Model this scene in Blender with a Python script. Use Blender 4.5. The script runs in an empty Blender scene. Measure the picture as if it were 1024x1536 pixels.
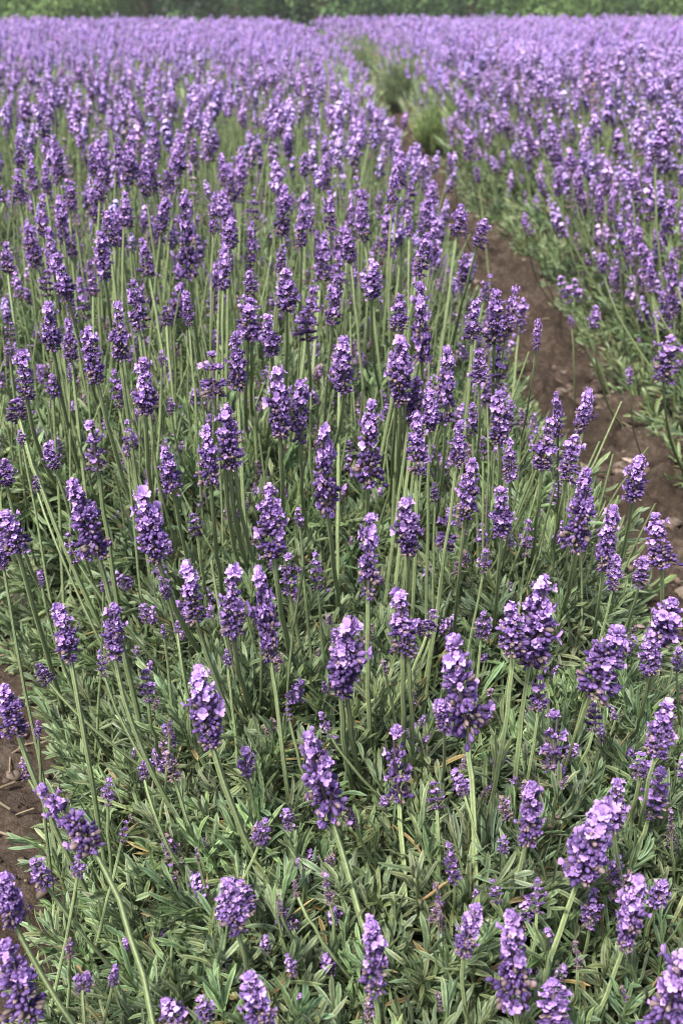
import bpy, math, random
import numpy as np
from mathutils import Vector, Matrix

# ------------------------------------------------------------------ camera, light
S = bpy.context.scene
COL = S.collection
rng = np.random.default_rng(7)
random.seed(7)

CAM_H = 0.85
FPX = 1600.0                     # focal length in pixels of the 1024x1536 picture
HORIZON = 5.0
PITCH = math.atan((768 - HORIZON) / FPX)
SP, CP = math.sin(PITCH), math.cos(PITCH)

cd = bpy.data.cameras.new("camera")
cam = bpy.data.objects.new("camera", cd)
COL.objects.link(cam)
cam.location = (0, 0, CAM_H)
cam.rotation_euler = (math.pi / 2 - PITCH, 0, 0)
cd.sensor_fit = 'VERTICAL'
cd.sensor_height = 36.0
cd.sensor_width = 24.0
cd.lens = 36.0 * FPX / 1536.0
cd.clip_start = 0.02
cd.clip_end = 600
cd.dof.use_dof = True
cd.dof.focus_distance = 1.02
cd.dof.aperture_fstop = 9.0
S.camera = cam

SUN_EL, SUN_AZ = math.radians(58), math.radians(215)      # azimuth clockwise from +Y
w = bpy.data.worlds.new("World")
S.world = w
w.use_nodes = True
nt = w.node_tree
bg = nt.nodes.get('Background') or nt.nodes.new('ShaderNodeBackground')
sky = nt.nodes.new('ShaderNodeTexSky')
sky.sky_type = 'NISHITA'
sky.sun_disc = False
sky.sun_elevation = SUN_EL
sky.sun_rotation = SUN_AZ
sky.air_density = 1.0
sky.dust_density = 4.0
sky.ozone_density = 0.6
nt.links.new(sky.outputs[0], bg.inputs[0])
bg.inputs[1].default_value = 0.09

sl = bpy.data.lights.new("sun", 'SUN')
sl.energy = 2.8
sl.angle = math.radians(10)
sl.color = (1.0, 0.94, 0.84)
sun = bpy.data.objects.new("sun", sl)
COL.objects.link(sun)
sd = Vector((math.sin(SUN_AZ) * math.cos(SUN_EL), math.cos(SUN_AZ) * math.cos(SUN_EL), math.sin(SUN_EL)))
sun.rotation_euler = (-sd).to_track_quat('-Z', 'Y').to_euler()
sun.location = (0, 0, 12)

S.view_settings.view_transform = 'Standard'
S.view_settings.look = 'None'
S.view_settings.gamma = 1.0
S.view_settings.exposure = 1.36
S.cycles.use_denoising = True
S.cycles.filter_width = 1.1
S.cycles.max_bounces = 6
S.cycles.diffuse_bounces = 3
S.cycles.glossy_bounces = 2
S.cycles.transmission_bounces = 3
S.cycles.sample_clamp_indirect = 4.0

# ------------------------------------------------------------------ picture <-> place
def ray_point(px, py, z):
    u, v = (px - 512) / FPX, (py - 768) / FPX
    return np.array([z * u, z * (CP - v * SP), CAM_H - z * (SP + v * CP)])

def ray_at_height(px, py, h):
    v = (py - 768) / FPX
    return ray_point(px, py, (CAM_H - h) / (SP + v * CP))

def ray_at_y(px, py, y):
    v = (py - 768) / FPX
    return ray_point(px, py, y / (CP - v * SP))

def project(P):
    P = np.atleast_2d(P)
    d = P - np.array([0, 0, CAM_H])
    z = d[:, 1] * CP - d[:, 2] * SP
    up = d[:, 1] * SP + d[:, 2] * CP
    return 512 + FPX * d[:, 0] / z, 768 - FPX * up / z, z

# ------------------------------------------------------------------ materials
def new_mat(name):
    m = bpy.data.materials.new(name)
    m.use_nodes = True
    n = m.node_tree
    for k in list(n.nodes):
        n.nodes.remove(k)
    out = n.nodes.new('ShaderNodeOutputMaterial')
    return m, n, out

def plant_mat(name, rough, transl, noise_scale=0, noise_amt=0.0, spec=0.3, vary=0.16):
    """colour from the mesh's own Col attribute, a little variety per object, some light through the blade"""
    m, n, out = new_mat(name)
    at = n.nodes.new('ShaderNodeAttribute'); at.attribute_name = 'Col'
    oi = n.nodes.new('ShaderNodeObjectInfo')
    mr = n.nodes.new('ShaderNodeMapRange')
    mr.inputs['To Min'].default_value = 1 - vary
    mr.inputs['To Max'].default_value = 1 + vary
    n.links.new(oi.outputs['Random'], mr.inputs['Value'])
    vm = n.nodes.new('ShaderNodeVectorMath'); vm.operation = 'SCALE'
    n.links.new(at.outputs['Color'], vm.inputs[0])
    n.links.new(mr.outputs[0], vm.inputs['Scale'])
    colour = vm.outputs[0]
    if noise_scale:
        ge = n.nodes.new('ShaderNodeNewGeometry')
        tx = n.nodes.new('ShaderNodeTexNoise')
        tx.inputs['Scale'].default_value = noise_scale
        tx.inputs['Detail'].default_value = 3
        n.links.new(ge.outputs['Position'], tx.inputs['Vector'])
        m2 = n.nodes.new('ShaderNodeMapRange')
        m2.inputs['From Min'].default_value = 0.3
        m2.inputs['From Max'].default_value = 0.7
        m2.inputs['To Min'].default_value = 1 - noise_amt
        m2.inputs['To Max'].default_value = 1 + noise_amt
        n.links.new(tx.outputs['Fac'], m2.inputs['Value'])
        v2 = n.nodes.new('ShaderNodeVectorMath'); v2.operation = 'SCALE'
        n.links.new(colour, v2.inputs[0]); n.links.new(m2.outputs[0], v2.inputs['Scale'])
        colour = v2.outputs[0]
    pb = n.nodes.new('ShaderNodeBsdfPrincipled')
    pb.inputs['Roughness'].default_value = rough
    pb.inputs['Specular IOR Level'].default_value = spec
    n.links.new(colour, pb.inputs['Base Color'])
    tr = n.nodes.new('ShaderNodeBsdfTranslucent')
    n.links.new(colour, tr.inputs['Color'])
    mx = n.nodes.new('ShaderNodeMixShader'); mx.inputs[0].default_value = transl
    n.links.new(pb.outputs[0], mx.inputs[1]); n.links.new(tr.outputs[0], mx.inputs[2])
    n.links.new(mx.outputs[0], out.inputs[0])
    return m

M_FLOWER = plant_mat('flower', 0.65, 0.18, 900, 0.22, 0.25)
M_STEM = plant_mat('stem', 0.6, 0.08, 300, 0.15, 0.3)
M_LEAF = plant_mat('leaf', 0.55, 0.22, 160, 0.22, 0.4)
M_TREE = plant_mat('tree_leaf', 0.6, 0.42, 3, 0.2, 0.3)

def soil_mat():
    m, n, out = new_mat('soil')
    ge = n.nodes.new('ShaderNodeNewGeometry')
    def noise(scale, detail, rough=0.6):
        t = n.nodes.new('ShaderNodeTexNoise')
        t.inputs['Scale'].default_value = scale; t.inputs['Detail'].default_value = detail
        t.inputs['Roughness'].default_value = rough
        n.links.new(ge.outputs['Position'], t.inputs['Vector'])
        return t
    a = noise(7, 8); b = noise(90, 6, 0.7); c = noise(420, 3)
    ad = n.nodes.new('ShaderNodeMath'); ad.operation = 'ADD'
    n.links.new(a.outputs['Fac'], ad.inputs[0]); n.links.new(b.outputs['Fac'], ad.inputs[1])
    hf = n.nodes.new('ShaderNodeMath'); hf.operation = 'MULTIPLY'; hf.inputs[1].default_value = 0.5
    n.links.new(ad.outputs[0], hf.inputs[0])
    cr = n.nodes.new('ShaderNodeValToRGB')
    e = cr.color_ramp.elements
    e[0].position = 0.34; e[0].color = (0.020, 0.014, 0.011, 1)
    e[1].position = 0.66; e[1].color = (0.125, 0.098, 0.080, 1)
    k = e.new(0.5); k.color = (0.050, 0.036, 0.027, 1)
    n.links.new(hf.outputs[0], cr.inputs[0])
    pb = n.nodes.new('ShaderNodeBsdfPrincipled')
    pb.inputs['Roughness'].default_value = 0.9
    pb.inputs['Specular IOR Level'].default_value = 0.15
    n.links.new(cr.outputs[0], pb.inputs['Base Color'])
    bp = n.nodes.new('ShaderNodeBump'); bp.inputs['Strength'].default_value = 0.7
    bp.inputs['Distance'].default_value = 0.006
    s2 = n.nodes.new('ShaderNodeMath'); s2.operation = 'ADD'
    n.links.new(b.outputs['Fac'], s2.inputs[0]); n.links.new(c.outputs['Fac'], s2.inputs[1])
    n.links.new(s2.outputs[0], bp.inputs['Height'])
    n.links.new(bp.outputs[0], pb.inputs['Normal'])
    n.links.new(pb.outputs[0], out.inputs[0])
    return m
M_SOIL = soil_mat()
M_STONE = plant_mat('stone', 0.85, 0.0, 120, 0.3, 0.2)
M_BARK = plant_mat('bark', 0.9, 0.0, 20, 0.3, 0.1)

# ------------------------------------------------------------------ mesh helpers
class Mesh:
    def __init__(self): self.V, self.F, self.C, self.n = [], [], [], 0
    def add(self, t, k=1.0):
        V, F, C = t
        self.V.append(V); self.F.append(F + self.n); self.C.append(C * k); self.n += len(V)
        return self
    def tup(self):
        return np.concatenate(self.V), np.concatenate(self.F), np.concatenate(self.C)
    def data(self, name, mat, smooth=True):
        V, F, C = self.tup()
        me = bpy.data.meshes.new(name)
        me.vertices.add(len(V)); me.vertices.foreach_set('co', V.astype(np.float32).ravel())
        me.loops.add(F.size); me.loops.foreach_set('vertex_index', F.astype(np.int32).ravel())
        me.polygons.add(len(F)); me.polygons.foreach_set('loop_start', np.arange(0, F.size, 4, dtype=np.int32))
        me.update(calc_edges=True)
        if smooth: me.polygons.foreach_set('use_smooth', np.ones(len(F), dtype=bool))
        a = me.color_attributes.new('Col', 'FLOAT_COLOR', 'POINT')
        a.data.foreach_set('color', np.concatenate([np.clip(C, 0, 1), np.ones((len(C), 1))], 1).astype(np.float32).ravel())
        me.materials.append(mat)
        return me

def link(name, me, parent=None):
    o = bpy.data.objects.new(name, me); COL.objects.link(o)
    if parent: o.parent = parent
    return o

def tag(o, label=None, cat=None, group=None, kind=None):
    for k, v in (('label', label), ('category', cat), ('group', group), ('kind', kind)):
        if v: o[k] = v
    return o

def nrm(a): return a / np.maximum(np.linalg.norm(a, axis=-1, keepdims=True), 1e-9)

def frames(d, ref, roll=None):
    """(k,3,3) matrices whose z column is d and whose y column leans to ref"""
    d = nrm(np.atleast_2d(d)); ref = np.broadcast_to(ref, d.shape)
    x = np.cross(ref, d)
    bad = np.linalg.norm(x, axis=1) < 1e-4
    x[bad] = np.cross(np.array([0.31, 0.9, 0.2]), d[bad])
    x = nrm(x); y = np.cross(d, x)
    if roll is not None:
        c, s = np.cos(roll)[:, None], np.sin(roll)[:, None]
        x, y = x * c + y * s, y * c - x * s
    return np.stack([x, y, d], axis=2)

def rep(t, R, P, cm=None):
    """many copies of a shape as one set of arrays"""
    V, F, C = t
    k = len(P)
    VV = (np.einsum('kij,nj->kni', R, V) + P[:, None, :]).reshape(-1, 3)
    FF = (F[None] + (np.arange(k) * len(V))[:, None, None]).reshape(-1, 4)
    CC = np.broadcast_to(C[None], (k,) + C.shape)
    if cm is not None:
        cm = np.asarray(cm)
        if cm.ndim == 1: cm = cm[:, None]
        CC = CC * cm[:, None, :]
    return VV, FF, CC.reshape(-1, 3)

def grid_faces(r, c, close=False):
    f = []
    for i in range(r - 1):
        for j in range(c if close else c - 1):
            j2 = (j + 1) % c
            f.append((i * c + j, i * c + j2, (i + 1) * c + j2, (i + 1) * c + j))
    return np.array(f)

def tube(pts, rad, sides=8, col=(0.2, 0.25, 0.1), rib=None, square=0.0):
    pts = np.asarray(pts, float); n = len(pts)
    rad = np.broadcast_to(rad, (n,))
    t = nrm(np.gradient(pts, axis=0))
    fr = frames(t, np.array([0.0, 1.0, 0.1]))
    a = np.arange(sides) / sides * 2 * math.pi + 0.4
    rr = 1 + square * np.cos(4 * (a - 0.4))
    circ = np.stack([np.cos(a) * rr, np.sin(a) * rr, 0 * a], 1)
    V = np.einsum('kij,nj->kni', fr, circ) * rad[:, None, None] + pts[:, None, :]
    C = np.broadcast_to(np.array(col), (n, sides, 3)).copy()
    if rib is not None:
        C[:, ::2] = np.array(rib)
    return V.reshape(-1, 3), grid_faces(n, sides, True), C.reshape(-1, 3)

def bez(a, b, c, n):
    t = np.linspace(0, 1, n)[:, None]
    return (1 - t) ** 2 * a + 2 * t * (1 - t) * b + t * t * c

# ------------------------------------------------------------------ the lie of the beds
def vnoise(x, y, s, seed):
    """smooth value noise"""
    r = np.random.default_rng(seed).random((64, 64))
    x, y = np.asarray(x) * s, np.asarray(y) * s
    i, j = np.floor(x).astype(int), np.floor(y).astype(int)
    fx, fy = x - i, y - j
    fx, fy = fx * fx * (3 - 2 * fx), fy * fy * (3 - 2 * fy)
    g = lambda p, q: r[p % 64, q % 64]
    return (g(i, j) * (1 - fx) + g(i + 1, j) * fx) * (1 - fy) + (g(i, j + 1) * (1 - fx) + g(i + 1, j + 1) * fx) * fy

FIELD_END = 22.0
def sstep(t):
    t = np.clip(t, 0, 1); return t * t * (3 - 2 * t)

PY = [1.2, 2.0, 3.4, 5.5, 7.5, 9.5, 12, 16, 20, 26]
PL = [.43, .44, .425, .34, .30, .30, .19, -.12, -.52, -1.3]
PR = [.62, .64, .655, .55, .49, .45, .32, .00, -.40, -1.19]
def path_left(y):
    y = np.asarray(y, float)
    return np.interp(y, PY, PL) + 0.42 * sstep((0.98 - y) / .22) + 0.04 * (vnoise(y, 0 * y, 2.2, 3) - 0.5)
def path_right(y):
    y = np.asarray(y, float)
    return np.interp(y, PY, PR) + 0.05 * (vnoise(y, 0 * y, 1.7, 4) - 0.5)
def path_mid(y):
    y = np.asarray(y, float)
    return (np.interp(y, PY, PL) + np.interp(y, PY, PR)) / 2
def bed_left_edge(y):
    y = np.asarray(y, float)
    return np.interp(y, [0.2, 0.72, 0.98, 1.24, 1.36, 1.48, 1.56], [-0.28, -0.305, -0.345, -0.445, -0.58, -2.0, -60])

def canopy(x, y):
    """height of the leafy surface over the ground, 0 on bare soil"""
    x, y = np.asarray(x, float), np.asarray(y, float)
    full = np.interp(y, [0.3, 0.6, 0.9, 1.4, 2.2], [0.135, 0.175, 0.21, 0.265, 0.30])
    bumps = 0.06 * (vnoise(x, y, 5.5, 11) - 0.5) + 0.045 * (vnoise(x, y, 13, 12) - 0.5)
    dl = np.minimum((path_left(y) - x) / np.interp(y, [1.3, 2.2], [.17, .32]), (x - bed_left_edge(y)) / 0.26)
    dr = (x - path_right(y)) / 0.22
    lef = sstep(dl) ** 0.7
    rig = sstep(dr) ** 0.75
    return np.where(dl > 0, lef, np.where(dr > 0, rig, 0)) * (full + bumps)

def lean_out(x, y):
    """which way stems splay near the edge of a bed"""
    dl = path_left(y) - x; dr = x - path_right(y); dw = x - bed_left_edge(y)
    out = np.where(dl > 0, np.exp(-np.maximum(dl, 0) / 0.16), 0) - np.where(dr > 0, np.exp(-np.maximum(dr, 0) / 0.22), 0)
    return out - np.where((dl > 0) & (dw > 0), np.exp(-np.maximum(dw, 0) / 0.2), 0)

# ------------------------------------------------------------------ ground, path
def ground():
    xs = np.concatenate([[-90, -60, -12, -3], np.linspace(-1.4, 1.6, 26), [4, 14, 60, 90]])
    ys = np.concatenate([[-30, -4], np.linspace(0.0, 14, 40), [18, 24, 30, 60, 100]])
    X, Y = np.meshgrid(xs, ys)
    V = np.stack([X, Y, 0 * X], 2).reshape(-1, 3)
    return Mesh().add((V, grid_faces(len(ys), len(xs)), np.ones_like(V)))
tag(link('ground', ground().data('ground', M_SOIL)), kind='structure')

def soil_patch(name, xf0, xf1, y0, y1, nx, ny, amp, seed):
    ys = y0 + (y1 - y0) * np.linspace(0, 1, ny) ** 1.5
    t = np.linspace(0, 1, nx)
    Y = np.repeat(ys[:, None], nx, 1)
    X = xf0(Y) * (1 - t) + xf1(Y) * t
    Z = (amp * ((vnoise(X, Y, 9, seed) - .45) * 1.1 + (vnoise(X, Y, 26, seed + 1) - .5) * .8
                + (vnoise(X, Y, 70, seed + 2) - .5) * .5 + (vnoise(X, Y, 160, seed + 3) - .5) * .3))
    edge = np.minimum(sstep(t * 6), sstep((1 - t) * 6))
    ends = np.minimum(sstep(np.linspace(0, 1, ny) * 8), sstep((1 - np.linspace(0, 1, ny)) * 8))[:, None]
    Z = -0.004 + (0.012 + np.maximum(Z + amp * .7, 0)) * edge * ends
    V = np.stack([X, Y, Z], 2).reshape(-1, 3)
    o = link(name, Mesh().add((V, grid_faces(ny, nx), np.ones_like(V))).data(name, M_SOIL))
    return tag(o, kind='structure')
soil_patch('path', lambda y: path_mid(y) - 0.30, lambda y: path_mid(y) + 0.30, 0.9, 22, 120, 1100, 0.042, 21)
soil_patch('bare_soil', lambda y: 0 * y - 1.3, lambda y: 0 * y - 0.25, 0.5, 2.1, 140, 200, 0.024, 31)

# ------------------------------------------------------------------ flower heads
CALYX_D = np.array([0.062, 0.036, 0.135])
CALYX_L = np.array([0.225, 0.135, 0.36])
SPENT = np.array([0.23, 0.17, 0.175])
PETAL_L = np.array([0.55, 0.35, 0.76])
PETAL_D = np.array([0.29, 0.165, 0.49])

def calyx(sides=6):
    z = np.array([0.0, 0.0022, 0.0050, 0.0068, 0.0075]); r = np.array([0.0009, 0.0019, 0.0022, 0.0015, 0.0002])
    a = np.arange(sides) / sides * 2 * math.pi
    V = np.stack([r[:, None] * np.cos(a), r[:, None] * np.sin(a), np.repeat(z[:, None], sides, 1)], 2).reshape(-1, 3)
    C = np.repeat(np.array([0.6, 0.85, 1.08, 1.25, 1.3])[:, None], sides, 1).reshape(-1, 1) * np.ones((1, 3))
    return V, grid_faces(5, sides, True), C

def lobe(ang, size, tilt, wide):
    """one petal lobe of the two-lipped flower, cupped"""
    rr = np.array([0.0, 0.45, 0.8, 1.0]); ww = np.array([0.35, 0.95, 0.85, 0.35]) * wide
    V = []
    for q, h in zip(rr, ww):
        for s in (-1, 0, 1):
            V.append((s * h * size * 0.5, q * size * math.sin(tilt), q * size * math.cos(tilt) + (0.12 * size * abs(s)) - 0.22 * size * q * q))
    V = np.array(V)
    c, s = math.cos(ang), math.sin(ang)
    V = np.stack([V[:, 0] * c - V[:, 1] * s, V[:, 0] * s + V[:, 1] * c, V[:, 2]], 1)
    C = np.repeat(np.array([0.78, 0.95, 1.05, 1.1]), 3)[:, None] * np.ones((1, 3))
    return V, grid_faces(4, 3), C

def corolla():
    m = Mesh()
    for ang, size, tilt, wide in ((-0.45, .0060, .55, .72), (0.45, .0060, .55, .72), (math.pi, .0050, 1.05, .75),
                                  (math.pi - 1.15, .0042, 1.0, .7), (math.pi + 1.15, .0042, 1.0, .7)):
        m.add(lobe(ang, size, tilt, wide))
    V, F, C = m.tup()
    return V + np.array([0, 0, .0058]), F, C
T_CALYX, T_COROLLA = calyx(), corolla()

def coarse_floret():
    """five faces: a bud as a little open box and one petal across its mouth"""
    a = np.arange(4) / 4 * 2 * math.pi
    V = np.concatenate([np.stack([0.0012 * np.cos(a), 0.0012 * np.sin(a), 0 * a], 1),
                        np.stack([0.0024 * np.cos(a), 0.0024 * np.sin(a), 0 * a + .0072], 1)])
    F = np.concatenate([grid_faces(2, 4, True), [[4, 5, 6, 7]]])
    C = np.concatenate([np.full((4, 3), .7), np.full((4, 3), 1.15)])
    return V, F, C
T_COARSE = coarse_floret()
def coarse_petal():
    V = np.array([(-.0042, .001, .008), (0, .0052, .0088), (.0042, .001, .008), (0, -.0045, .0084)])
    return V, np.array([[0, 1, 2, 3]]), np.ones((4, 3))
T_CPETAL = coarse_petal()

HEAD_L, HEAD_W = 0.07, 0.031

def make_head(seed, lod=0, crown=False, faded=False, sparse=False, lobed=False):
    """head along +Z from its base at the origin; returns (axis piece, list of whorls)"""
    r = np.random.default_rng(seed)
    nw = int(r.integers(7, 9)) if not sparse else int(r.integers(4, 6))
    axis = Mesh().add(tube([(0, 0, -.004), (0, 0, .03), (0, 0, .06)], [.0018, .0015, .0009], 6, (.13, .10, .13)))
    whorls = []
    zs = np.linspace(0.0015, 0.0585, nw)
    zs[1:-1] += r.uniform(-.0024, .0024, nw - 2)
    if r.random() < .45: zs[0] -= r.uniform(.001, .004)
    bow = r.uniform(-.003, .003, 2)
    for i, z in enumerate(zs):
        f = z / 0.06
        m = Mesh()
        R = np.interp(f, [-.1, 0, .15, .55, .8, 1.0], [.75, .86, 1.04, 1.0, .84, .58]) * r.uniform(.80, 1.18)
        n = int(np.interp(f, [0, .3, 1], [40, 43, 20])) if lod < 2 else 6
        if sparse: n = int(n * .72)
        az = (np.arange(n) + r.uniform(-.33, .33, n)) / n * 2 * math.pi + r.uniform(0, 6)
        el = np.radians(np.interp(f, [0, .5, .85, 1], [2, 22, 48, 72])) + r.normal(0, .36, n)
        gap = r.uniform(0, 6.28); drop_ = (np.cos(az - gap) > .55) & (r.random(n) < (.6 if r.random() < .4 else .1))
        if lobed and i in (0, 1):
            el = np.where(np.cos(az - 1.0) > .2, el - .1, el)
        d = np.stack([np.cos(az) * np.cos(el), np.sin(az) * np.cos(el), np.sin(el)], 1)
        lay = r.uniform(-.0040, .0040, n); r0 = R * r.uniform(.0015, .0088, n) * np.clip(np.cos(el), .25, 1)
        P = np.stack([np.cos(az) * r0 + bow[0] * f * f, np.sin(az) * r0 + bow[1] * f * f, z + lay], 1)
        s = R * np.clip(r.normal(1.0, .17, n), .6, 1.4)
        if lobed and i in (0, 1):
            r0 = r0 + np.where(np.cos(az - 1.0) > .2, .0075 * r.random(n), 0)
            P = np.stack([np.cos(az) * r0, np.sin(az) * r0, z + lay], 1)
        fr = frames(d, np.array([0, 0, 1.0]), r.uniform(-.5, .5, n)) * s[:, None, None] * .78
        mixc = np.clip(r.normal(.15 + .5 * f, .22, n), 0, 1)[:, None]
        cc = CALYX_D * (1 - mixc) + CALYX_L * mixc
        cal_keep = ~drop_
        spent = (r.random(n) < np.interp(f, [0, .25, .6, 1], [.46, .22, .08, .02]) + (.55 if faded else 0))
        cc = np.where(spent[:, None], SPENT * r.uniform(.6, 1.1, (n, 1)), cc)
        cal = T_CALYX if lod == 0 else T_COARSE
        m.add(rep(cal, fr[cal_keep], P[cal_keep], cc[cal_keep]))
        po = np.interp(f, [0, .3, .7, .9, 1], [.12, .17, .50, .92, 1.0]) * (.25 if faded else 1)
        op = (r.random(n) < po) & cal_keep
        if not op.any() and not faded: op[0] = True
        if op.any():
            k = int(op.sum())
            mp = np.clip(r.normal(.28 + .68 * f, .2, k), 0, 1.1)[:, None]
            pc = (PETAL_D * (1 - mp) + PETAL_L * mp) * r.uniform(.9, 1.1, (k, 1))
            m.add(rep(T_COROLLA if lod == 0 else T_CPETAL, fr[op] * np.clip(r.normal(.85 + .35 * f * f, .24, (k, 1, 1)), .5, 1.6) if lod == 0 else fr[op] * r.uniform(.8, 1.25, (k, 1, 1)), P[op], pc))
        whorls.append(m)
    # tuft at the tip
    n = 6 if not crown else 7
    az = (np.arange(n) + r.uniform(-.3, .3, n)) / n * 2 * math.pi
    el = np.radians(r.uniform(62, 84, n) if not crown else r.uniform(50, 80, n))
    d = np.stack([np.cos(az) * np.cos(el), np.sin(az) * np.cos(el), np.sin(el)], 1)
    P = np.stack([np.cos(az) * .0015 + bow[0], np.sin(az) * .0015 + bow[1], 0 * az + .0595], 1)
    fr = frames(d, np.array([0, 0, 1.0])) * r.uniform(.8, 1.1, (n, 1, 1))
    tip = axis
    if faded:
        tip.add(rep(T_CALYX if lod == 0 else T_COARSE, fr, P, SPENT * np.ones((n, 3))))
    else:
        tip.add(rep(T_CALYX if lod == 0 else T_COARSE, fr, P, CALYX_L * np.ones((n, 3))))
        big = fr * (r.uniform(.75, 1.05, (n, 1, 1)) if not crown else r.uniform(1.05, 1.6, (n, 1, 1)))
        pc = PETAL_L * r.uniform(.82, 1.02, (n, 1))
        tip.add(rep(T_COROLLA if lod == 0 else T_CPETAL, big, P - .004 * d, pc))
    return tip, whorls

def whole_head(**k):
    tip, wh = make_head(**k)
    m = Mesh().add(tip.tup())
    for q in wh: m.add(q.tup())
    return m

HEADS = {}                                     # kind -> list of (axis data, [whorl data], whole data)
for kind, n, kw in (('n', 14, {}), ('c', 7, dict(crown=True)), ('l', 6, dict(lobed=True)), ('f', 3, dict(faded=True, sparse=True)), ('s', 5, dict(sparse=True))):
    HEADS[kind] = []
    for i in range(n):
        tip, wh = make_head(seed=100 + 17 * i + ord(kind) * 3, **kw)
        allm = Mesh().add(tip.tup())
        for q in wh: allm.add(q.tup())
        HEADS[kind].append((tip.data('flower_head', M_FLOWER), [q.data('whorl', M_FLOWER) for q in wh], allm.data('flower_head', M_FLOWER)))

STEM_C, RIB_C = (0.135, 0.192, 0.074), (0.36, 0.435, 0.235)

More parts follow.
